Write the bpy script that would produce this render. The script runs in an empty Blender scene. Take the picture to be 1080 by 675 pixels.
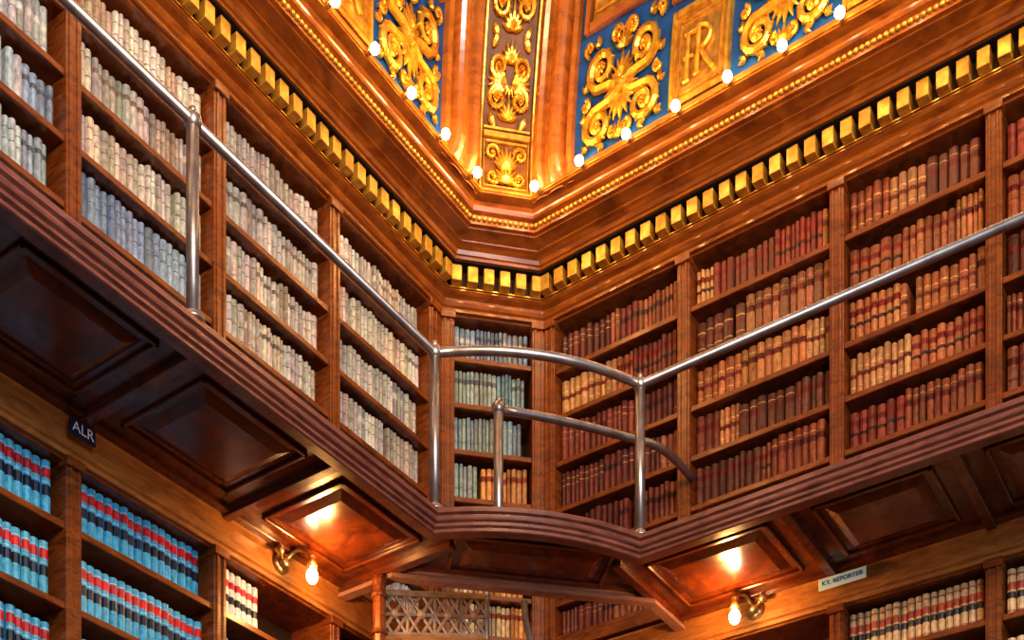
import bpy, bmesh, math, random
from mathutils import Vector, Matrix
random.seed(11)
S=4.0; CZ=1.6; m=1.0/S      # layout unit H = 4 m ; heights measured from eye level
WL=1.30; WB=1.82
SQ=math.sqrt(0.5)

# ---------------------------------------------------------------- materials
def newmat(name):
    M=bpy.data.materials.new(name); M.use_nodes=True
    nt=M.node_tree; b=nt.nodes['Principled BSDF']
    return M,nt,b
def wood(name,c1,c2,rough=.38,scale=1.0,coat=.25,bump=.08):
    M,nt,b=newmat(name); N=nt.nodes; L=nt.links
    tc=N.new('ShaderNodeTexCoord'); mp=N.new('ShaderNodeMapping')
    mp.inputs['Scale'].default_value=(3*scale,3*scale,14*scale)
    L.new(tc.outputs['Object'],mp.inputs['Vector'])
    n=N.new('ShaderNodeTexNoise'); n.inputs['Scale'].default_value=2.2; n.inputs['Detail'].default_value=9
    n.inputs['Distortion'].default_value=1.4; n.inputs['Roughness'].default_value=.62
    L.new(mp.outputs[0],n.inputs['Vector'])
    r=N.new('ShaderNodeValToRGB'); r.color_ramp.elements[0].position=.34; r.color_ramp.elements[1].position=.66
    r.color_ramp.elements[0].color=(*c1,1); r.color_ramp.elements[1].color=(*c2,1)
    L.new(n.outputs['Fac'],r.inputs[0]); L.new(r.outputs[0],b.inputs['Base Color'])
    mr=N.new('ShaderNodeMapRange'); mr.inputs[1].default_value=.3; mr.inputs[2].default_value=.7
    mr.inputs[3].default_value=rough+.12; mr.inputs[4].default_value=max(.12,rough-.08)
    L.new(n.outputs['Fac'],mr.inputs[0]); L.new(mr.outputs[0],b.inputs['Roughness'])
    b.inputs['Coat Weight'].default_value=coat; b.inputs['Coat Roughness'].default_value=.18
    bp=N.new('ShaderNodeBump'); bp.inputs['Strength'].default_value=bump; bp.inputs['Distance'].default_value=.01
    L.new(n.outputs['Fac'],bp.inputs['Height']); L.new(bp.outputs[0],b.inputs['Normal'])
    return M
def noisy(name,c1,c2,rough=.5,metal=0,scale=8,bump=.1):
    M,nt,b=newmat(name); N=nt.nodes; L=nt.links
    tc=N.new('ShaderNodeTexCoord')
    n=N.new('ShaderNodeTexNoise'); n.inputs['Scale'].default_value=scale; n.inputs['Detail'].default_value=6
    L.new(tc.outputs['Object'],n.inputs['Vector'])
    r=N.new('ShaderNodeValToRGB'); r.color_ramp.elements[0].position=.3; r.color_ramp.elements[1].position=.7
    r.color_ramp.elements[0].color=(*c1,1); r.color_ramp.elements[1].color=(*c2,1)
    L.new(n.outputs['Fac'],r.inputs[0]); L.new(r.outputs[0],b.inputs['Base Color'])
    b.inputs['Roughness'].default_value=rough; b.inputs['Metallic'].default_value=metal
    bp=N.new('ShaderNodeBump'); bp.inputs['Strength'].default_value=bump; bp.inputs['Distance'].default_value=.01
    L.new(n.outputs['Fac'],bp.inputs['Height']); L.new(bp.outputs[0],b.inputs['Normal'])
    return M
def emis(name,c,s):
    M,nt,b=newmat(name)
    b.inputs['Base Color'].default_value=(*c,1)
    b.inputs['Emission Color'].default_value=(*c,1); b.inputs['Emission Strength'].default_value=s
    return M
WOOD_CASE=wood('mahogany_case',(.105,.026,.006),(.30,.085,.017),.32,1,.3)
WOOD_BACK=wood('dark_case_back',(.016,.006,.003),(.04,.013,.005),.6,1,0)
WOOD_CORN=wood('cornice_wood',(.19,.046,.007),(.44,.135,.019),.25,.6,.5)
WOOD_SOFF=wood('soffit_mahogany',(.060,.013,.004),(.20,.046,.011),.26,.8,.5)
WOOD_EDGE=wood('balcony_edge_wood',(.12,.040,.030),(.26,.098,.070),.28,.8,.45)
WOOD_WELL=wood('stairwell_edge_wood',(.28,.14,.11),(.46,.25,.20),.3,.8,.4)
WOOD_FASC=wood('fascia_wood',(.27,.098,.023),(.50,.21,.056),.33,.7,.3)
GOLD=noisy('gilding',(.55,.25,.022),(1.0,.60,.10),.32,.75,20,.3)
GOLD_D=noisy('old_gilding',(.30,.15,.03),(.58,.34,.075),.4,.6,25,.3)
DENT=noisy('gilt_dentil_paint',(.40,.20,.030),(.80,.47,.080),.36,.45,18,.2)
GROUND=noisy('umber_ground',(.10,.035,.008),(.20,.075,.014),.5,.1,10,.1)
BLUE=noisy('blue_plaster',(.004,.050,.21),(.008,.115,.40),.45,0,6,.1)
RIBM=wood('dome_rib_wood',(.25,.070,.012),(.46,.16,.028),.26,.5,.45)
PIPE=noisy('brushed_steel_pipe',(.32,.27,.26),(.50,.44,.42),.36,.85,12,.05)
BRASS=noisy('aged_brass',(.5,.33,.13),(.75,.55,.25),.3,.9,12,.05)
BULB=emis('bulb_glow',(1,.80,.48),34)
BULB2=emis('sconce_bulb_glow',(1,.86,.6),30)
DARK=noisy('dark_recess',(.012,.006,.004),(.03,.012,.006),.6)
FLOOR=wood('floor_boards',(.10,.05,.025),(.2,.1,.05),.4,.5,.1)
PLAST=noisy('ceiling_plaster',(.45,.3,.12),(.6,.42,.2),.6)
SIGN_D=noisy('navy_sign_plate',(.01,.015,.05),(.02,.03,.08),.4)
SIGN_L=noisy('pale_sign_plate',(.55,.78,.85),(.68,.88,.93),.4)
INKW=emis('white_letter_paint',(.9,.92,.95),.0)
INKB=emis('blue_letter_paint',(.03,.12,.3),.0)
IRON=noisy('bronze_lattice_metal',(.26,.15,.09),(.46,.30,.19),.5,.2,15,.1)
def bookmat():
    M,nt,b=newmat('book_cloth'); N=nt.nodes; L=nt.links
    a=N.new('ShaderNodeVertexColor'); a.layer_name='Col'
    tc=N.new('ShaderNodeTexCoord'); mp=N.new('ShaderNodeMapping'); mp.inputs['Scale'].default_value=(1,1,.6)
    n=N.new('ShaderNodeTexNoise'); n.inputs['Scale'].default_value=46; n.inputs['Detail'].default_value=8; n.inputs['Roughness'].default_value=.65
    L.new(tc.outputs['Object'],mp.inputs[0]); L.new(mp.outputs[0],n.inputs['Vector'])
    mr=N.new('ShaderNodeMapRange'); mr.inputs[1].default_value=.32; mr.inputs[2].default_value=.68
    mr.inputs[3].default_value=.55; mr.inputs[4].default_value=1.35
    L.new(n.outputs['Fac'],mr.inputs[0])
    mx=N.new('ShaderNodeMixRGB'); mx.blend_type='MULTIPLY'; mx.inputs[0].default_value=1
    L.new(a.outputs['Color'],mx.inputs[1]); L.new(mr.outputs[0],mx.inputs[2])
    L.new(mx.outputs[0],b.inputs['Base Color'])
    m2=N.new('ShaderNodeMapRange'); m2.inputs[1].default_value=.3; m2.inputs[2].default_value=.7; m2.inputs[3].default_value=.3; m2.inputs[4].default_value=.62
    L.new(n.outputs['Fac'],m2.inputs[0]); L.new(m2.outputs[0],b.inputs['Roughness'])
    bp=N.new('ShaderNodeBump'); bp.inputs['Strength'].default_value=.25; bp.inputs['Distance'].default_value=.004
    L.new(n.outputs['Fac'],bp.inputs['Height']); L.new(bp.outputs[0],b.inputs['Normal'])
    return M
BOOK=bookmat()

# ---------------------------------------------------------------- mesh builder
class MB:
    def __init__(s): s.v=[]; s.f=[]; s.mi=[]; s.c=[]; s.cur=0
    def add(s,vs,fs,cols=None):
        o=len(s.v); s.v.extend(vs)
        for i,f in enumerate(fs):
            s.f.append(tuple(o+k for k in f)); s.mi.append(s.cur)
            if cols is not None: s.c.append(cols[i])
    def build(s,name,mats,smooth=False,parent=None,bevel=0,recalc=True):
        me=bpy.data.meshes.new(name)
        me.from_pydata([(x*S,y*S,z*S+CZ) for x,y,z in s.v],[],s.f)
        me.polygons.foreach_set('material_index',s.mi)
        if s.c:
            ca=me.color_attributes.new('Col','FLOAT_COLOR','CORNER')
            arr=[]
            for f,c in zip(s.f,s.c): arr.extend([c[0],c[1],c[2],1.0]*len(f))
            ca.data.foreach_set('color',arr)
        if smooth: me.polygons.foreach_set('use_smooth',[True]*len(me.polygons))
        for M in mats: me.materials.append(M)
        if recalc:
            bm=bmesh.new(); bm.from_mesh(me); bmesh.ops.recalc_face_normals(bm,faces=bm.faces[:]); bm.to_mesh(me); bm.free()
        me.update()
        ob=bpy.data.objects.new(name,me); bpy.context.scene.collection.objects.link(ob)
        if parent: ob.parent=parent
        if bevel:
            b=ob.modifiers.new('b','BEVEL'); b.width=bevel; b.segments=1; b.limit_method='ANGLE'
        return ob
def empty(name):
    e=bpy.data.objects.new(name,None); bpy.context.scene.collection.objects.link(e); return e
class Fr:
    def __init__(s,O,t,n): s.O=O; s.t=t; s.n=n
    def p(s,a,n,z): return (s.O[0]+s.t[0]*a+s.n[0]*n, s.O[1]+s.t[1]*a+s.n[1]*n, z)
FL=Fr((-WL,0),(0,1),(1,0))
FB=Fr((0,WB),(1,0),(0,-1))
CB=(-1.30,1.692); CC=(-1.172,1.82)
FC=Fr(CB,(SQ,SQ),(SQ,-SQ)); LC=.181
F2=Fr((-1.062,1.3715),(SQ,SQ),(SQ,-SQ))
def box(b,F,a0,a1,n0,n1,z0,z1):
    vs=[F.p(a,n,z) for z in (z0,z1) for n in (n0,n1) for a in (a0,a1)]
    b.add(vs,[(0,1,3,2),(4,6,7,5),(0,4,5,1),(2,3,7,6),(0,2,6,4),(1,5,7,3)])
def frust(b,F,a0,a1,n0,n1,z0,z1,ins):
    "raised panel: base rect at z0, smaller rect at z1"
    vs=[F.p(a0,n0,z0),F.p(a1,n0,z0),F.p(a1,n1,z0),F.p(a0,n1,z0),
        F.p(a0+ins,n0+ins,z1),F.p(a1-ins,n0+ins,z1),F.p(a1-ins,n1-ins,z1),F.p(a0+ins,n1-ins,z1)]
    b.add(vs,[(0,1,5,4),(1,2,6,5),(2,3,7,6),(3,0,4,7),(4,5,6,7)])
def offs(path,d):
    out=[]; n=len(path)
    def nrm(p,q):
        dx,dy=q[0]-p[0],q[1]-p[1]; l=math.hypot(dx,dy); return (dy/l,-dx/l)
    for i in range(n):
        if i==0: k=nrm(path[0],path[1]); out.append((path[i][0]+k[0]*d,path[i][1]+k[1]*d)); continue
        if i==n-1: k=nrm(path[-2],path[-1]); out.append((path[i][0]+k[0]*d,path[i][1]+k[1]*d)); continue
        k1=nrm(path[i-1],path[i]); k2=nrm(path[i],path[i+1])
        sx,sy=k1[0]+k2[0],k1[1]+k2[1]; q=1+k1[0]*k2[0]+k1[1]*k2[1]
        out.append((path[i][0]+sx/q*d,path[i][1]+sy/q*d))
    return out
def sweep(b,path,prof,closed=False):
    rows=[[(x,y,z) for x,y in offs(path,d)] for d,z in prof]
    n=len(path); vs=[p for r in rows for p in r]; fs=[]
    k=len(rows)
    for i in range(k if closed else k-1):
        j=(i+1)%k
        for q in range(n-1): fs.append((i*n+q,i*n+q+1,j*n+q+1,j*n+q))
    if closed:
        fs.append(tuple(i*n for i in range(k))); fs.append(tuple(i*n+n-1 for i in range(k)))
    b.add(vs,fs)
def tube(b,pts,r,seg=10,rf=None,cap=True):
    P=[Vector(p) for p in pts]; n=len(P); vs=[]; fs=[]
    T=(P[1]-P[0]).normalized(); up=Vector((0,0,1)) if abs(T.z)<.9 else Vector((1,0,0))
    U=T.cross(up).normalized()
    for i in range(n):
        if i==0: t=P[1]-P[0]
        elif i==n-1: t=P[-1]-P[-2]
        else: t=(P[i+1]-P[i]).normalized()+(P[i]-P[i-1]).normalized()
        t.normalize(); U=(U-t*U.dot(t)).normalized(); W=t.cross(U)
        rr=r if rf is None else rf(i/(n-1))
        for k in range(seg):
            a=2*math.pi*k/seg; q=P[i]+U*math.cos(a)*rr+W*math.sin(a)*rr; vs.append(tuple(q))
    for i in range(n-1):
        for k in range(seg):
            fs.append((i*seg+k,i*seg+(k+1)%seg,(i+1)*seg+(k+1)%seg,(i+1)*seg+k))
    if cap: fs.append(tuple(range(seg))); fs.append(tuple((n-1)*seg+k for k in range(seg)))
    b.add(vs,fs)
def ball(b,c,r,su=10,sv=6,sz=1.0):
    vs=[];fs=[]
    for j in range(1,sv):
        ph=math.pi*j/sv
        for i in range(su):
            th=2*math.pi*i/su
            vs.append((c[0]+r*math.sin(ph)*math.cos(th),c[1]+r*math.sin(ph)*math.sin(th),c[2]+r*sz*math.cos(ph)))
    top=len(vs); vs.append((c[0],c[1],c[2]+r*sz)); vs.append((c[0],c[1],c[2]-r*sz))
    for j in range(sv-2):
        for i in range(su): fs.append((j*su+i,j*su+(i+1)%su,(j+1)*su+(i+1)%su,(j+1)*su+i))
    for i in range(su):
        fs.append((top,i,(i+1)%su)); fs.append((top+1,(sv-2)*su+i,(sv-2)*su+(i+1)%su))
    b.add(vs,fs)

# ---------------------------------------------------------------- layout data
UP=[1.04,1.10,1.18,1.26,1.34,1.42,1.50]; UTOP=1.583
UPC=[1.04,1.11,1.192,1.273,1.354,1.433,1.512]
LO=[.872-.097*i for i in range(6)]; LTOP=.95
LD=[.25,.485,.72,.957,1.192,1.424,1.668]
BD=[-1.161,-.905,-.652,-.427,-.2,.03]
DW=.011   # half divider width
Y0=-.2; X1=.3

# ---------------------------------------------------------------- bookcases
def case(name,F,divs,shelves,top,bot,extra=None):
    b=MB()
    a0=divs[0]; a1=divs[-1]
    b.cur=1; box(b,F,a0,a1,-.085,-.078,bot,top)            # back panel
    b.cur=0
    for i,a in enumerate(divs):
        w=DW
        box(b,F,a-w,a+w,-.078,.004,bot,top)
        for o in (-.0055,.0055): box(b,F,a+o-.002,a+o+.002,.003,.0065,bot+.02,top-.012)
        box(b,F,a-w-.002,a+w+.002,-.01,.009,top-.012,top)
        box(b,F,a-w-.002,a+w+.002,-.01,.009,bot,bot+.018)
    for j in range(len(divs)-1):
        l,r=divs[j]+DW,divs[j+1]-DW
        for z in shelves:
            box(b,F,l,r,-.078,-.004,z-.0075,z)
            box(b,F,l,r,-.0045,.0005,z-.009,z-.0005)
        box(b,F,l,r,-.078,0,top-.004,top)
        box(b,F,l,r,-.01,0,bot,shelves[0] if shelves[0]<shelves[-1] else shelves[-1])
    return b.build(name,[WOOD_CASE,WOOD_BACK],bevel=.003)
case('built_in_bookcase',FL,LD,UP,UTOP,1.015)
case('built_in_bookcase',FB,BD,UP,UTOP,1.015)
case('built_in_bookcase',FC,[.012,LC-.012],UPC,UTOP,1.015)
case('built_in_bookcase',FL,LD,LO,LTOP,-.1)
case('built_in_bookcase',FB,BD,LO,LTOP,-.1)
case('built_in_bookcase',FC,[.012,LC-.012],LO+[.95],1.0,-.1)
# base cabinets
b=MB()
for F,D in ((FL,LD),(FB,BD),(FC,[.012,LC-.012])):
    box(b,F,D[0],D[-1],-.085,.02,-.4,-.1)
    for j in range(len(D)-1):
        l,r=D[j]+.02,D[j+1]-.02
        vs=[F.p(l,.02,-.37),F.p(r,.02,-.37),F.p(r,.02,-.13),F.p(l,.02,-.13),F.p(l+.012,.026,-.358),F.p(r-.012,.026,-.358),F.p(r-.012,.026,-.142),F.p(l+.012,.026,-.142)]
        b.add(vs,[(0,1,5,4),(1,2,6,5),(2,3,7,6),(3,0,4,7),(4,5,6,7)])
b.build('base_cabinet',[WOOD_CASE],bevel=.004)
# corner pilasters
b=MB()
for (z0,z1) in ((1.015,UTOP),(-.4,.98)):
    for F,a0,a1 in ((FL,1.668+DW,1.692),(FB,-1.172,-1.161-DW)):
        if a1>a0: box(b,F,a0,a1,-.05,.003,z0,z1)
    for P,fa,fb in ((CB,(-1,0),(-SQ,SQ)),(CC,(-SQ,SQ),(0,1))):
        e=.05
        q=[(P[0],P[1]),(P[0]+fa[0]*e,P[1]+fa[1]*e),(P[0]+fb[0]*e,P[1]+fb[1]*e)]
        vs=[(x,y,z0) for x,y in q]+[(x,y,z1) for x,y in q]
        b.add(vs,[(0,1,2),(3,4,5),(0,1,4,3),(1,2,5,4),(2,0,3,5)])
b.build('corner_pilaster',[WOOD_CASE])

# ---------------------------------------------------------------- books
def jit(c,s):
    k=1+random.uniform(-s,s); return tuple(max(0,x*k*(1+random.uniform(-s*.3,s*.3))) for x in c)
STY={
 'grey':dict(base=[(.46,.40,.33),(.38,.34,.31),(.53,.45,.35),(.32,.30,.29),(.38,.29,.22),(.54,.50,.44),(.44,.39,.35)],w=(.026,.044),h=(.245,.285),
     bands=[[(.70,.80,(.2,.15,.13))],[(.55,.57,(.14,.12,.11)),(.78,.80,(.14,.12,.11))],[(.62,.76,(.5,.46,.40)),(.3,.32,(.2,.15,.15))],[(.2,.22,(.15,.1,.08)),(.5,.52,(.15,.1,.08)),(.84,.86,(.15,.1,.08))]]),
 'bluegrey':dict(base=[(.25,.32,.40),(.32,.38,.43),(.20,.27,.37),(.38,.41,.43),(.27,.30,.33),(.42,.42,.40)],w=(.026,.044),h=(.245,.285),
     bands=[[(.70,.80,(.10,.11,.13))],[(.55,.57,(.1,.12,.15)),(.78,.80,(.1,.12,.15))],[(.2,.23,(.5,.5,.5))],[(.3,.31,(.08,.1,.12)),(.6,.72,(.5,.5,.48))]]),
 'teal':dict(base=[(.22,.34,.37),(.29,.38,.38),(.34,.38,.34),(.21,.30,.33),(.34,.40,.41)],w=(.024,.036),h=(.25,.275),
     bands=[[(.68,.8,(.12,.13,.14))],[(.75,.77,(.5,.5,.42))],[(.35,.37,(.1,.12,.13))]]),
 'orange':dict(base=[(.62,.30,.10),(.55,.25,.1),(.6,.45,.28)],w=(.03,.04),h=(.25,.27),bands=[[(.65,.8,(.25,.05,.03))]]),
 'brown':dict(base=[(.34,.11,.042),(.26,.070,.030),(.44,.165,.060),(.17,.045,.024),(.38,.12,.045),(.30,.12,.055),(.50,.24,.10),(.24,.045,.026),(.13,.040,.024)],w=(.030,.062),h=(.235,.290),
     bands=[[(.62,.78,(.13,.012,.009)),(.30,.34,(.10,.03,.02))],[(.66,.80,(.19,.014,.010)),(.42,.50,(.04,.012,.010))],[(.70,.73,(.65,.36,.10)),(.28,.30,(.65,.36,.10)),(.5,.6,(.14,.018,.012))],[(.6,.74,(.12,.016,.011)),(.82,.84,(.6,.34,.1))],[(.12,.14,(.08,.02,.015)),(.5,.52,(.08,.02,.015)),(.68,.8,(.16,.014,.011))]]),
 'maroon':dict(base=[(.14,.032,.022),(.19,.045,.028),(.10,.025,.020),(.27,.09,.04)],w=(.03,.05),h=(.25,.28),
     bands=[[(.66,.68,(.5,.28,.12)),(.82,.84,(.5,.28,.12))],[(.6,.74,(.05,.015,.015))],[(.3,.32,(.45,.25,.12))]]),
 'blue':dict(base=[(.07,.36,.55),(.06,.32,.50),(.09,.40,.57)],w=(.043,.05),h=(.28,.285),
     bands=[[(.0,.04,(.5,.6,.6)),(.40,.58,(.012,.018,.04)),(.62,.63,(.6,.65,.65)),(.70,.86,(.58,.020,.022)),(.88,.89,(.6,.65,.65))]]),
 'white':dict(base=[(.66,.62,.52),(.70,.66,.58)],w=(.042,.048),h=(.27,.275),
     bands=[[(.05,.12,(.1,.35,.5)),(.35,.50,(.02,.02,.03)),(.66,.80,(.55,.04,.04))]]),
 'tan':dict(base=[(.66,.42,.22),(.72,.48,.27),(.58,.36,.18)],w=(.043,.05),h=(.265,.272),
     bands=[[(.10,.14,(.3,.1,.05)),(.38,.52,(.03,.02,.02)),(.56,.72,(.42,.06,.02)),(.86,.9,(.3,.1,.05))]]),
}
def book(b,F,a,w,z,h,base,bands,front,dep,lean=0):
    xs=[(0.02,-dep),(0.0,-.018),(.15,-.0055),(.5,0),(.85,-.0055),(1,-.018),(.98,-dep)]
    lv=[0]; cols=[]
    for f0,f1,c in bands:
        if f0>lv[-1]+1e-6: lv.append(f0); cols.append(None)
        lv.append(f1); cols.append(c)
    if lv[-1]<1: lv.append(1); cols.append(None)
    vs=[]
    for f in lv:
        for x,n in xs: vs.append(F.p(a+(x*w*.93)*m+lean*f*h*m, front+n*m, z+f*h*m))
    fs=[];cc=[]
    for i,c in enumerate(cols):
        for k in range(6):
            fs.append((i*7+k,i*7+k+1,(i+1)*7+k+1,(i+1)*7+k)); cc.append(c if (c and 0<k<5) else base)
    n=len(lv)-1
    fs.append(tuple(range(7))); cc.append((.45,.38,.28)); fs.append(tuple(n*7+k for k in range(7))); cc.append((.5,.42,.3))
    b.add(vs,fs,cc)
def fill(b,F,a0,a1,z,hmax,style,uniform=False):
    st=STY[style]; a=a0+.002; front=-.014
    run=0
    while True:
        if run<=0:
            run=random.randint(2,10) if not uniform else 999
            base=random.choice(st['base']); bands=sorted(random.choice(st['bands'])); H=random.uniform(*st['h']); W=random.uniform(*st['w'])
        w=W*random.uniform(.82,1.18) if not uniform else W*random.uniform(.97,1.03)
        if a+w*m>a1-.001: break
        h=min(H*random.uniform(.955,1.02) if not uniform else H,hmax-.012)
        bc=jit(base,.30 if not uniform else .07)
        book(b,F,a,w,z,h,bc,[(p,q,jit(c,.25)) for p,q,c in bands],front+random.uniform(-.0035,.0015),.19)
        a+=w*m; run-=1
        if not uniform and random.random()<.014: a+=random.uniform(.01,.03)*m*1.5
def upper(name,F,divs,stylef,zl=UP):
    b=MB()
    zs=zl+[UTOP]
    for j in range(len(divs)-1):
        for k in range(len(zl)):
            hm=(zs[k+1]-zs[k]-.008)*S
            st=stylef(j,k); a0,a1=divs[j]+DW,divs[j+1]-DW
            if isinstance(st,tuple):
                am=a0+(a1-a0)*st[2]; fill(b,F,a0,am,zl[k],hm,st[0]); fill(b,F,am-.004,a1,zl[k],hm,st[1])
            else: fill(b,F,a0,a1,zl[k],hm,st)
    b.build(name,[BOOK])
def sl(j,k):
    if j<=2: return 'bluegrey'
    if j==3: return 'bluegrey' if random.random()<.55 else 'grey'
    return 'grey'
upper('shelved_law_books',FL,LD,sl)
upper('shelved_law_books',FB,BD,lambda j,k:'maroon' if (j==0 and k not in (5,)) else 'brown')
upper('shelved_law_books',FC,[.012,LC-.012],lambda j,k:('orange' if k<=2 else ('teal','orange',.38) if k==3 else ('teal' if k<6 else 'bluegrey')),UPC)
b=MB()
for j in range(len(LD)-1):
    for k in range(5):
        a0,a1=LD[j]+DW,LD[j+1]-DW
        if j==len(LD)-3: a1=a0+.085
        if j==len(LD)-2: continue
        fill(b,FL,a0,a1,LO[k],.37,'blue' if j!=len(LD)-3 else ('white' if k!=1 else 'blue'),True)
b.build('law_report_books',[BOOK])
b=MB()
for j in range(len(BD)-1):
    for k in range(5):
        a0,a1=BD[j]+DW,BD[j+1]-DW
        if j==1: 
            continue
        fill(b,FB,a0,a1,LO[k],.37,'tan' if j>=2 else 'maroon',j>=2)
for k in range(5): fill(b,FC,.012+DW,LC-.012-DW,LO[k],.37,'maroon')
b.build('law_report_books',[BOOK])

# ---------------------------------------------------------------- room shell
def slab(name,F,a0,a1,n0,n1,z0,z1,M):
    b=MB(); box(b,F,a0,a1,n0,n1,z0,z1); return b.build(name,[M])
slab('wall_left',FL,Y0,1.74,-.13,-.086,-.4,2.3,WOOD_BACK)
slab('wall_back',FB,-1.22,X1,-.13,-.086,-.4,2.3,WOOD_BACK)
slab('wall_corner',FC,-.03,LC+.03,-.15,-.086,-.4,2.3,WOOD_BACK)
slab('floor',Fr((0,0),(1,0),(0,1)),-1.43,.9,-.9,1.95,-.44,-.4,FLOOR)
slab('ceiling',Fr((0,0),(1,0),(0,1)),-1.43,.9,-.9,1.95,2.25,2.3,PLAST)
# ---------------------------------------------------------------- cornice
PATH=[(-WL,Y0),CB,CC,(X1,WB)]
b=MB()
sweep(b,PATH,[(-.09,1.583),(.006,1.583),(.006,1.588),(.010,1.590),(.013,1.594),(.013,1.599),(.021,1.602),(.025,1.605),(.025,1.6075),(.018,1.608),(.018,1.641),
 (.046,1.642),(.046,1.647),(.049,1.648),(.052,1.653),(.058,1.6565),(.064,1.658),(.064,1.6605),(.074,1.663),(.084,1.6645),(.084,1.667),(.090,1.668),(.090,1.683),(.097,1.685),(.099,1.688),(.100,1.691),(.104,1.695),(.111,1.697),(.114,1.698),(.117,1.699),(.117,1.709),(.105,1.711),(.09,1.711),(-.09,1.711)])
b.build('trim_cornice',[WOOD_CORN])
def runs(d):
    o=offs(PATH,d)
    for i in range(3):
        p,q=o[i],o[i+1]; L=math.hypot(q[0]-p[0],q[1]-p[1]); t=((q[0]-p[0])/L,(q[1]-p[1])/L)
        yield Fr(p,t,(t[1],-t[0])),L,i
b=MB(); b.cur=2
sweep(b,PATH,[(.0181,1.6095),(.0195,1.6095),(.0195,1.6405),(.0181,1.6405)],True)
sweep(b,PATH,[(.0195,1.6395),(.0445,1.6395),(.0445,1.6412),(.0195,1.6412)],True)
for F,L,i in runs(.018):
    pitch=.0275; n=int(L/pitch); pad=(L-n*pitch)/2
    for k in range(n):
        a=pad+(k+.5)*pitch
        if i==0 and a<.5: continue
        b.cur=0; box(b,F,a-.0088,a+.0088,.0016,.0225,1.611,1.6365)
        b.cur=2; box(b,F,a-.006,a+.006,.004,.0205,1.6360,1.6400)
b.build('trim_dentils',[DENT,WOOD_CORN,DARK],bevel=.006)
b=MB()
for F,L,i in runs(.0915):
    n=int(L/.0085)
    for k in range(n):
        a=(k+.5)*L/n
        if i==0 and a<.8: continue
        c=F.p(a,0,1.6765); ball(b,c,.0041,6,4)
b.build('trim_beading',[DENT],smooth=True)
b=MB()
sweep(b,PATH,[(.020,1.6085),(.0265,1.6085),(.0265,1.6105),(.020,1.6105)],True)
sweep(b,PATH,[(.1165,1.7015),(.1190,1.702),(.1190,1.7045),(.1165,1.7055)],True)
b.build('trim_gilt_fillet',[GOLD])

# ---------------------------------------------------------------- coved dome
hs=[0,.08,.16,.24,.33,.41,.47,.50]; ss=[0,.008,.03,.065,.13,.22,.34,.5]
def sf(h):
    if h<=0: return 0
    for i in range(7):
        if h<=hs[i+1]:
            f=(h-hs[i])/(hs[i+1]-hs[i])
            d0=(ss[i+1]-ss[i-1])/(hs[i+1]-hs[i-1]) if i>0 else 0
            d1=(ss[i+2]-ss[i])/(hs[i+2]-hs[i]) if i<6 else (ss[7]-ss[6])/(hs[7]-hs[6])
            w=hs[i+1]-hs[i]
            return (2*f**3-3*f*f+1)*ss[i]+(f**3-2*f*f+f)*w*d0+(-2*f**3+3*f*f)*ss[i+1]+(f**3-f*f)*w*d1
    return .5
D0=.110; Z0=1.709
oB=offs(PATH,D0)
Bx,By=oB[1]; Cx,Cy=oB[2]
mid=((Bx+Cx)/2,(By+Cy)/2); CWH=math.hypot(Cx-Bx,Cy-By)/2
def sB(a,h,o=0): s=sf(h); return (a+s,Cy-s-o*.93,Z0+h-o*.35)
def sL(a,h,o=0): s=sf(h); return (Bx+s+o*.93,a-s,Z0+h-o*.35)
def sC(a,h,o=0): s=sf(h); return (mid[0]+SQ*a+s+o*.66,mid[1]+SQ*a-s-o*.66,Z0+h-o*.35)
HS=[i*.0125 for i in range(41)]
def grid(b,f,prof,hl=HS,tap=False):
    k=(lambda h:min(1,.25+max(0,h)/.045)) if tap else (lambda h:1)
    vs=[f(a,h,o*k(h)) for h in hl for a,o in prof]; n=len(prof); fs=[]
    for i in range(len(hl)-1):
        for q in range(n-1): fs.append((i*n+q,i*n+q+1,(i+1)*n+q+1,(i+1)*n+q))
    b.add(vs,fs)
RR=-1.045; RL=1.548
b=MB()
grid(b,sB,[(RR,0),(X1,0)]); grid(b,sL,[(Y0,0),(RL,0)])
b.build('ceiling_cove_panels',[BLUE])
b=MB()
def ribprof(a0,a1):
    w=a1-a0; P=[(0,.0),(.02,.010),(.12,.011),(.16,.002),(.22,.002),(.26,.014),(.32,.019),(.40,.021),(.5,.017),(.58,.008),(.64,.008),(.68,.015),(.76,.019),(.84,.015),(.88,.006),(.96,.008),(1,.0)]
    return [(a0+w*p,o) for p,o in P]
HR=[-.012,-.004]+HS
grid(b,sB,ribprof(RR,Cx),HR,True); grid(b,sL,ribprof(RL,By),HR,True)
grid(b,sC,[(-CWH,-.002),(CWH,-.002)])
b.build('trim_dome_ribs',[RIBM])

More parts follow.
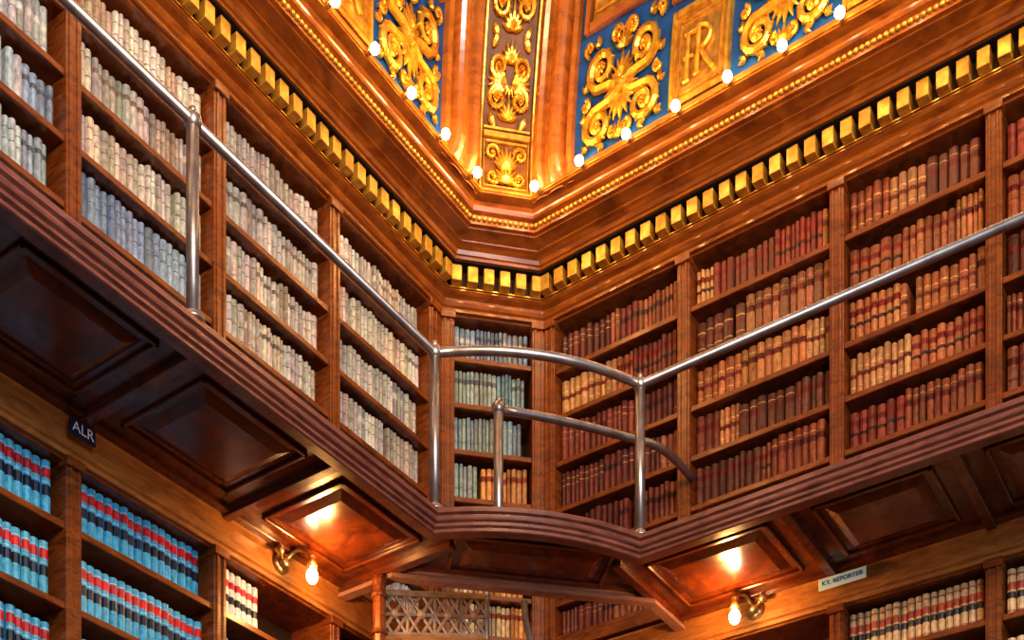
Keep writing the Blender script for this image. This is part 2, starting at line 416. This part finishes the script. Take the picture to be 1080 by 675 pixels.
# scrollwork generators (panel space -> surface)
def ptube(b,f,pts,r0,r1,o=.004,seg=6):
    P=[Vector(f(a,h,o)) for a,h in pts]
    tube(b,[tuple(p) for p in P],r0,seg,rf=lambda t:r0+(r1-r0)*t)
def blob(b,f,a,h,la,lb,ang,o=.004,th=.005):
    vs=[];fs=[];c,s=math.cos(ang),math.sin(ang)
    rings=[(.0,0),(.12,.55),(.35,.95),(.6,.85),(.85,.4),(1,0)]
    for x,w in rings:
        for k in range(6):
            t=2*math.pi*k/6; u=x*la; v=math.cos(t)*w*lb; oo=o+math.sin(t)*w*th
            vs.append(f(a+u*c-v*s,h+u*s+v*c,oo))
    for i in range(5):
        for k in range(6): fs.append((i*6+k,i*6+(k+1)%6,(i+1)*6+(k+1)%6,(i+1)*6+k))
    b.add(vs,fs)
def spiral(b,f,cx,cy,R,a0,turns,dr,r0=.006,o=.006,lead=None,lob=1.0):
    n=int(18*turns); pts=[]
    if lead: pts+=lead
    for i in range(n+1):
        t=i/n; r=R*(1-.82*t); th=a0+dr*turns*2*math.pi*t
        pts.append((cx+r*math.cos(th),cy+r*math.sin(th)))
    ptube(b,f,pts,r0*.9,r0*.5,o+.002)
    for k in range(6): # rosette at the eye
        th=k*math.pi/3; blob(b,f,cx,cy,R*.34,R*.12,th,o+.005,.006)
    for i in range(10):
        t=i/10*.62; th=a0+dr*turns*2*math.pi*t; r=R*(1-.82*t)
        blob(b,f,cx+r*.92*math.cos(th),cy+r*.92*math.sin(th),R*.46*lob,R*.13,th+dr*.8,o,.008)
        if i%2==0: blob(b,f,cx+r*.95*math.cos(th),cy+r*.95*math.sin(th),R*.3,R*.10,th+math.pi-dr*.9,o,.007)
def palm(b,f,cx,cy,L,up=1,n=7,o=.007,spread=1.15):
    for i in range(n):
        q=(i/(n-1)-.5)*2
        ang=math.pi/2*up+q*spread*up
        blob(b,f,cx,cy,L*(1-.35*abs(q)),L*.12,ang,o,.007)
def scrollpanel(b,f,a0,h0,w,hh):
    cx=a0+w/2; k=w/.148
    for sgn in (-1,1):
        X=lambda u:cx+sgn*u*w
        d=sgn
        A=lambda q:(math.pi/2-q) if sgn>0 else (math.pi/2+q)
        spiral(b,f,X(.27),h0+.22*hh,.165*w,math.pi/2-d*.3,1.6,-d,.0078*k,lead=[(X(.0),h0+.50*hh),(X(.06),h0+.44*hh),(X(.14),h0+.40*hh)])
        spiral(b,f,X(.25),h0+.72*hh,.155*w,-math.pi/2+d*.3,1.6,d,.0078*k,lead=[(X(.0),h0+.45*hh),(X(.05),h0+.51*hh),(X(.13),h0+.55*hh)])
        spiral(b,f,X(.09),h0+.93*hh,.065*w,math.pi if sgn>0 else 0,1.2,-d,.005*k)
        spiral(b,f,X(.42),h0+.94*hh,.055*w,-math.pi/2,1.2,d,.004*k)
        spiral(b,f,X(.43),h0+.47*hh,.05*w,math.pi/2,1.3,d,.004*k)
        spiral(b,f,X(.08),h0+.08*hh,.055*w,math.pi/2,1.2,-d,.004*k)
        for q in (.25,.6,.95,1.3,1.7,2.1,2.5): blob(b,f,X(.02),h0+.48*hh,.20*w*(1-.12*abs(q-1.3)),.028*w,A(q),.008,.007)
        for u,v,q in ((.40,.05,.9),(.44,.33,.2),(.44,.60,-.2),(.30,.93,.4),(.2,.02,1.4)):
            blob(b,f,X(u),h0+v*hh,.10*w,.03*w,A(q),.005,.006)
            blob(b,f,X(u),h0+v*hh,.09*w,.025*w,A(q+.8),.005,.006)
    palm(b,f,cx,h0+.56*hh,.22*w); palm(b,f,cx,h0+.42*hh,.26*w,-1)
    palm(b,f,cx,h0+.80*hh,.19*w)
    blob(b,f,cx-.06*w,h0+.49*hh,.12*w,.06*w,0,.012,.008)
    palm(b,f,cx,h0+.0*hh,.2*w)
def bar(b,f,a0,a1,h0,h1,o0,o1):
    "raised strip following the cove"
    n=max(1,int((h1-h0)/.0125)); hl=[h0+(h1-h0)*i/n for i in range(n+1)]
    prof=[(a0,o0),(a0+.001,o1),(a1-.001,o1),(a1,o0)]
    vs=[f(a,h,o) for h in hl for a,o in prof]; fs=[]
    for i in range(n):
        for k in range(3): fs.append((i*4+k,i*4+k+1,(i+1)*4+k+1,(i+1)*4+k))
    fs+= [(0,1,2,3),tuple(n*4+k for k in range(4))]
    b.add(vs,fs)
def frame(b,f,a0,a1,h0,h1,w,o1):
    bar(b,f,a0,a0+w,h0,h1,0,o1); bar(b,f,a1-w,a1,h0,h1,0,o1); bar(b,f,a0+w,a1-w,h0,h0+w,0,o1); bar(b,f,a0+w,a1-w,h1-w,h1,0,o1)
def monogram(b,f,cx,h0,w,hh,o,mir=1):
    X=lambda u:cx+mir*u*w
    ptube(b,f,[(X(-.40),h0+.0*hh),(X(-.40),h0+.92*hh)],.0034,.0034,o)
    ptube(b,f,[(X(-.52),h0+.92*hh),(X(-.10),h0+.92*hh)],.0030,.0030,o)
    ptube(b,f,[(X(-.52),h0+.48*hh),(X(-.18),h0+.48*hh)],.0026,.0026,o)
    ptube(b,f,[(X(-.06),h0+.05*hh),(X(-.06),h0+.98*hh)],.0038,.0038,o)
    pts=[(X(-.06+.40*math.sin(t)),h0+hh*(.74+.22*math.cos(t))) for t in [math.pi*i/10 for i in range(11)]]
    ptube(b,f,pts,.0034,.0034,o)
    ptube(b,f,[(X(.05),h0+.5*hh),(X(.24),h0+.25*hh),(X(.46),h0+.03*hh)],.0038,.0038,o)
    for x,z in ((-.40,.0),(-.06,.05)): ptube(b,f,[(X(x-.10),h0+z*hh),(X(x+.10),h0+z*hh)],.0025,.0025,o)
g=MB(); g.cur=0
def layout(f,start,dr,n):
    for k in range(n):
        w1,w2=.148,.098
        a=start+dr*(.012+k*(w1+w2+.024))
        lo=min(a,a+dr*w1); g.cur=0
        scrollpanel(g,f,lo,.014,w1,.142)
        a2=a+dr*(w1+.012); lo2=min(a2,a2+dr*w2)
        g.cur=1; bar(g,f,lo2,lo2+w2,.008,.128,0,.006)
        g.cur=0; frame(g,f,lo2,lo2+w2,.008,.128,.007,.012); frame(g,f,lo2+.014,lo2+w2-.014,.022,.114,.003,.010)
        monogram(g,f,lo2+w2/2,.036,w2*.50,.064,.010)
        g.cur=2; frame(g,f,lo2-.006,lo2+w2+.006,.142,.154,.004,.010)
        g.cur=0; scrollpanel(g,f,lo2,.16,w2,.10)
        g.cur=2; frame(g,f,lo,lo+w1,.166,.26,.009,.014)
        g.cur=1; bar(g,f,lo+.012,lo+w1-.012,.178,.248,0,.008)
        g.cur=0; monogram(g,f,lo+w1/2,.187,.06,.052,.012)
        frame(g,f,lo+.016,lo+w1-.016,.182,.244,.003,.011)
        frame(g,f,lo2-.002,lo2+w2+.002,.27,.36,.008,.012)
layout(sB,RR,1,4); layout(sL,RL,-1,4)
g.cur=2
for f,a0,a1 in ((sB,RR,X1),(sL,Y0,RL)):
    bar(g,f,a0,a1,0,.006,0,.008)
g.cur=0
# corner pilaster strip of the dome
for sg in (-1,1):
    bar(g,sC,min(sg*CWH*.98,sg*CWH*.88),max(sg*CWH*.98,sg*CWH*.88),0,.5,0,.010)
g.cur=3; bar(g,sC,-CWH*.88,CWH*.88,.004,.5,0,.002)
g.cur=0
frame(g,sC,-CWH*.84,CWH*.84,.004,.072,.003,.008)
bar(g,sC,-CWH*.86,CWH*.86,.076,.083,0,.010); bar(g,sC,-CWH*.86,CWH*.86,.087,.090,0,.007)
palm(g,sC,0,.012,.032,1,9,.007,1.35); palm(g,sC,0,.03,.036,1,9,.009,1.0)
for sg in (-1,1):
    spiral(g,sC,sg*.023,.055,.011,0 if sg<0 else math.pi,1.3,-sg,.0035)
    spiral(g,sC,sg*.021,.02,.011,0 if sg<0 else math.pi,1.3,sg,.0035)
hh=.095
for k in range(4):
    for sg in (-1,1):
        spiral(g,sC,sg*.018,hh+.030,.0145,math.pi/2,1.5,-sg,.0045)
        spiral(g,sC,sg*.018,hh+.066,.0135,-math.pi/2,1.5,sg,.0045)
        for q in (.2,.6,1.0):
            blob(g,sC,sg*.004,hh+.046,.032,.005,q if sg>0 else math.pi-q,.006)
            blob(g,sC,sg*.004,hh+.050,.032,.005,-q if sg>0 else math.pi+q,.006)
        blob(g,sC,sg*.030,hh+.085,.022,.006,math.pi/2+sg*.5,.006); blob(g,sC,sg*.030,hh+.012,.022,.006,-math.pi/2-sg*.5,.006)
    palm(g,sC,0,hh+.004,.030,1,7,.008,1.2); palm(g,sC,0,hh+.070,.028,1,7,.008,1.1)
    palm(g,sC,0,hh+.046,.020,-1,5,.008,.9)
    hh+=.1
g.build('gilded_scrollwork',[GOLD,GOLD_D,RIBM,GROUND],smooth=False)

# ---------------------------------------------------------------- balcony
c0=(-1.062,1.3715); c1=(-.859,1.587)
L=math.hypot(c1[0]-c0[0],c1[1]-c0[1]); tt=((c1[0]-c0[0])/L,(c1[1]-c0[1])/L); nn=(tt[1],-tt[0])
arc=[]
for i in range(1,12):
    q=i/12; bl=.027*4*q*(1-q); arc.append((c0[0]+tt[0]*L*q+nn[0]*bl,c0[1]+tt[1]*L*q+nn[1]*bl))
EDGE=[(-1.062,Y0),c0]+arc+[c1,(X1,1.587)]
b=MB(); b.cur=0
EI=offs(EDGE,-.004)
poly=EI+[(X1,WB),(-.905,WB),(-.905,1.711),(-1.187,1.429),(-WL,1.429),(-WL,Y0)]
n=len(poly)
vs=[(x,y,.995) for x,y in poly]+[(x,y,1.009) for x,y in poly]
fs=[tuple(range(n)),tuple(range(n,2*n))]+[(i,(i+1)%n,n+(i+1)%n,n+i) for i in range(n)]
b.add(vs,fs)
for a in LD[:-1]:
    box(b,FL,a-.007,a+.007,.0,.228,.986,.996)
for a in BD[1:]:
    box(b,FB,a-.007,a+.007,.0,.223,.986,.996)
box(b,FL,Y0,1.424,.0,.03,.989,.996); box(b,FB,-.905,X1,.0,.03,.989,.996)
def softpanel(F,a0,a1,n0,n1):
    w=.005
    for (p,q,r,s_) in ((a0,a1,n0,n0+w),(a0,a1,n1-w,n1),(a0,a0+w,n0,n1),(a1-w,a1,n0,n1)):
        box(b,F,p,q,r,s_,.9905,.995)
    frust(b,F,a0+.014,a1-.014,n0+.014,n1-.014,.9949,.9895,.014)
for j in range(len(LD)-2): softpanel(FL,LD[j]+.032,LD[j+1]-.032,.050,.198)
for j in range(1,len(BD)-1): softpanel(FB,BD[j]+.032,BD[j+1]-.032,.048,.194)
softpanel(F2,.03,.265,-.115,-.02)
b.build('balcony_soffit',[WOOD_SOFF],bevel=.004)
b=MB()
sweep(b,EDGE,[(-.022,.984),(-.008,.984),(-.006,.985),(-.006,.989),(-.002,.991),(-.002,.995),(.002,.997),(.003,.999),(.003,1.003),(.007,1.005),(.007,1.0115),(-.022,1.0115)],True)
b.build('trim_balcony_edge',[WOOD_EDGE])
b=MB()
IN=[(-1.30,1.429),(-1.187,1.429),(-.905,1.711),(-.905,1.82)]
sweep(b,IN,[(0.006,.980),(-.010,.980),(-.010,.986),(-.014,.988),(-.014,1.014),(0,1.014),(0,.986),(.006,.986)],True)
b.build('trim_stairwell_edge',[WOOD_WELL])
b=MB()
for F,a0,a1 in ((FL,Y0,1.692),(FB,-1.172,X1)):
    P=[(-.086,.949),(.006,.949),(.006,.955),(.010,.957),(.010,.984),(.016,.987),(.022,.992),(.022,.9955),(-.086,.9955)]
    n=len(P)
    vs=[F.p(a,d,z) for a in (a0,a1) for d,z in P]
    b.add(vs,[(i,(i+1)%n,n+(i+1)%n,n+i) for i in range(n)]+[tuple(range(n)),tuple(range(n,2*n))])
b.build('trim_fascia',[WOOD_FASC])

# ---------------------------------------------------------------- railing
RZ=1.233; DZ=1.0115
rail=MB()
RE=offs(EDGE,-.004)
pts=[(x,y,RZ) for x,y in RE]
tube(rail,pts,.0064,12)
def post(b,x,y,top=RZ):
    tube(b,[(x,y,DZ),(x,y,top)],.0072,12)
    tube(b,[(x,y,DZ),(x,y,DZ+.004)],.014,14); ball(b,(x,y,DZ+.006),.0105,12,6,.7)
    ball(b,(x,y,top),.0105,12,8); ball(b,(x,y,top+.012),.005,8,6)
cc0=RE[1]; cc1=RE[-2]
post(rail,*cc0); post(rail,*cc1)
for y in (.94,.51,.08): post(rail,cc0[0],y)
for x in (-.285,.15): post(rail,x,cc1[1])
pi_=(-1.054,1.511)
RI=1.226
tp=[(pi_[0],pi_[1],RI)]
q=(-.912,1.700)
for i in range(1,9): 
    t=i/8; tp.append((pi_[0]+(q[0]-pi_[0])*t,pi_[1]+(q[1]-pi_[1])*t,RI+.004*math.sin(t*3.14)))
for i in range(1,8):
    t=i/7*math.pi/2; tp.append((-.912+.026*math.sin(t)*.9,1.700+.075*(1-math.cos(t))+.02*math.sin(t),RI-.006*(t/1.57)**2))
tp.append((-.887,1.812,RI-.008))
tube(rail,tp,.0062,12); post(rail,pi_[0],pi_[1],RI+.001)
rail.build('balcony_railing',[PIPE],smooth=True)

# ---------------------------------------------------------------- bulbs on cornice + lights
def plight(name,loc,W,col,r=.03,par=None):
    l=bpy.data.lights.new(name,'POINT'); l.energy=W; l.color=col; l.shadow_soft_size=r
    o=bpy.data.objects.new(name,l); o.location=(loc[0]*S,loc[1]*S,loc[2]*S+CZ); bpy.context.scene.collection.objects.link(o)
    if par: o.parent=par
    return o
strand=empty('ceiling_bulb_string')
bb=MB(); sk=MB()
posl=[]
x=-1.106
while x<X1-.05: posl.append((x,WB-.119,(0,-1))); x+=.0842
y=1.614
while y>.3: posl.append((-WL+.119,y,(1,0))); y-=.0832
for x,y,nv in posl:
    tube(sk,[(x,y,1.703),(x+nv[0]*.009,y+nv[1]*.009,1.7025)],.0048,8)
    c=(x+nv[0]*.0145,y+nv[1]*.0145,1.7015); ball(bb,c,.0070,12,8,1.0)
    plight('bulb_light',(x+nv[0]*.045,y+nv[1]*.045,1.716),3.3,(1,.56,.20),.05,strand)
bb.build('bulbs',[BULB],smooth=True,parent=strand); sk.build('sockets',[BRASS],smooth=True,parent=strand)

# ---------------------------------------------------------------- sconces
def sconce(F,a,side):
    e=empty('wall_sconce'); b=MB()
    def P(da,n,z): return F.p(a+da,n,z)
    tube(b,[P(0,.010,.975),P(0,.0145,.975)],.014,16); ball(b,P(0,.018,.975),.0085,12,8)
    pts=[P(side*.012*t,.018+.042*t,.975+.014*math.sin(t*3.1)) for t in [i/10 for i in range(11)]]
    tube(b,pts,.0028,8)
    ball(b,P(side*.012,.060,.975),.006,10,6)
    tube(b,[P(side*.012,.060,.976),P(side*.012,.061,.960)],.0065,12,rf=lambda t:.0045+.004*t)
    ball(b,P(-side*.02,.03,.981),.007,10,6); tube(b,[P(0,.016,.976),P(-side*.02,.03,.981)],.0025,8)
    b.build('bracket',[BRASS],smooth=True,parent=e)
    b=MB(); ball(b,P(side*.012,.0615,.948),.0085,14,10,1.3); b.build('bulb',[BULB2],smooth=True,parent=e)
    plight('lamp',P(side*.012,.085,.94),17,(1,.50,.15),.04,e)
sconce(FL,1.30,1); sconce(FB,-.778,-1)

# ---------------------------------------------------------------- signs
def sign(name,F,a0,a1,z0,z1,M,txt,ink,size):
    e=empty(name); b=MB(); box(b,F,a0,a1,.022,.0245,z0,z1); b.build('plate',[M],parent=e,bevel=.003)
    c=bpy.data.curves.new('lettering','FONT'); c.body=txt; c.size=size; c.align_x='CENTER'; c.align_y='CENTER'; c.extrude=.001
    o=bpy.data.objects.new('lettering',c); bpy.context.scene.collection.objects.link(o)
    p=F.p((a0+a1)/2,.0249,(z0+z1)/2); 
    xa=Vector((F.t[0],F.t[1],0)); za=Vector((F.n[0],F.n[1],0)); ya=Vector((0,0,1))
    M4=Matrix((xa,ya,za)).transposed().to_4x4(); M4.translation=Vector((p[0]*S,p[1]*S,p[2]*S+CZ))
    o.matrix_world=M4; c.materials.append(ink); o.parent=e
sign('shelf_label_sign',FL,.936,.973,.966,.986,SIGN_D,'ALR',INKW,.07)
sign('shelf_label_sign',FB,-.672,-.600,.968,.9855,SIGN_L,'KY. REPORTER',INKB,.038)

# ---------------------------------------------------------------- stair below the corner
b=MB()
pc=(-1.131,1.588); pl=(-1.2035,1.418)
b.cur=0
tube(b,[(pc[0],pc[1],-.4),(pc[0],pc[1],1.03)],.0055,12)
b.cur=3
tube(b,[(pl[0],pl[1],-.4),(pl[0],pl[1],.972)],.0095,8); ball(b,(pl[0],pl[1],.975),.0115,10,8)
ball(b,(pl[0],pl[1],.955),.013,10,6,.5); ball(b,(pl[0],pl[1],.90),.013,10,6,.5)
def lp(t,z): return (pl[0]+(pc[0]-pl[0])*t,pl[1]+(pc[1]-pl[1])*t,z)
zb=lambda t:.897+.045*t; H_=.062
b.cur=1
tube(b,[lp(0,zb(0)),lp(1,zb(1))],.005,8); tube(b,[lp(0,zb(0)+H_),lp(1,zb(1)+H_)],.006,8)
nc=4
for k in range(nc):
    t0,t1=k/nc,(k+1)/nc; tm=(t0+t1)/2
    for (ta,fa,tb,fb) in ((t0,0,t1,1),(t0,1,t1,0),(t0,.5,tm,1),(tm,1,t1,.5),(t1,.5,tm,0),(tm,0,t0,.5),(t1,0,t1,1),(t0,.5,t1,.5)):
        tube(b,[lp(ta,zb(ta)+fa*H_),lp(tb,zb(tb)+fb*H_)],.0030,6)
    ball(b,lp(tm,zb(tm)+.5*H_),.008,8,6)
b.cur=2
vs=[]
for t in (0,1):
    for z in (-.035,-.004):
        for o in (-.006,.006):
            p=lp(t,zb(t)+z); vs.append((p[0]+o*.92,p[1]-o*.39,p[2]))
b.add(vs,[(0,1,3,2),(4,6,7,5),(0,4,5,1),(2,3,7,6),(0,2,6,4),(1,5,7,3)])
a0=math.atan2(pl[1]-pc[1],pl[0]-pc[0])
for k in range(26):
    z=.90-k*.047; a=a0-k*.42; r=.125 if z<.85 else .11
    q=[(pc[0],pc[1])]+[(pc[0]+r*math.cos(a+d),pc[1]+r*math.sin(a+d)) for d in (-.22,0,.22)]
    vs=[(x,y,z) for x,y in q]+[(x,y,z-.01) for x,y in q]
    b.add(vs,[(0,1,2,3),(4,5,6,7),(0,1,5,4),(1,2,6,5),(2,3,7,6),(3,0,4,7)])
b.cur=0
hp=[(-1.085,1.625,1.00),(-1.083,1.627,.97),(-1.075,1.632,.93),(-1.06,1.64,.86),(-1.04,1.65,.75),(-1.03,1.655,-.38)]
tube(b,hp,.0055,10)
b.build('spiral_staircase',[PIPE,IRON,WOOD_FASC,WOOD_CASE])

# ---------------------------------------------------------------- lighting
def area(name,loc,tgt,size,W,col):
    l=bpy.data.lights.new(name,'AREA'); l.energy=W; l.color=col; l.size=size
    o=bpy.data.objects.new(name,l); o.location=(loc[0]*S,loc[1]*S,loc[2]*S+CZ)
    d=Vector(((tgt[0]-loc[0]),(tgt[1]-loc[1]),(tgt[2]-loc[2]))); o.rotation_euler=d.to_track_quat('-Z','Y').to_euler()
    bpy.context.scene.collection.objects.link(o)
area('daylight_window',(.85,.0,1.30),(-1.3,1.0,1.2),2.0,450,(.70,.85,1))
area('warm_corner_fill',(-.1,.35,1.36),(-1.0,1.75,1.6),1.2,235,(1,.60,.25))  # added warm fill for back wall, cornice and dome; out of view, no real fixture
area('lower_daylight',(.7,.1,.6),(-1.3,.95,.8),1.6,100,(.78,.88,1))
w=bpy.data.worlds.new('World'); bpy.context.scene.world=w; w.use_nodes=True
bg=w.node_tree.nodes['Background']; bg.inputs[0].default_value=(.55,.62,.80,1); bg.inputs[1].default_value=.13

# ---------------------------------------------------------------- camera
cam=bpy.data.cameras.new('Camera'); co=bpy.data.objects.new('Camera',cam); bpy.context.scene.collection.objects.link(co)
co.location=(0,0,CZ); co.rotation_euler=(math.pi/2,0,math.atan2(.563,.826))
cam.sensor_width=36; cam.sensor_fit='HORIZONTAL'; cam.lens=1320/1080*36; cam.shift_y=(1310-337.5)/1080
cam.clip_end=200
bpy.context.scene.camera=co
vs_=bpy.context.scene.view_settings
vs_.view_transform='Standard'
try: vs_.look='Medium High Contrast'
except Exception as e: print('look',e)
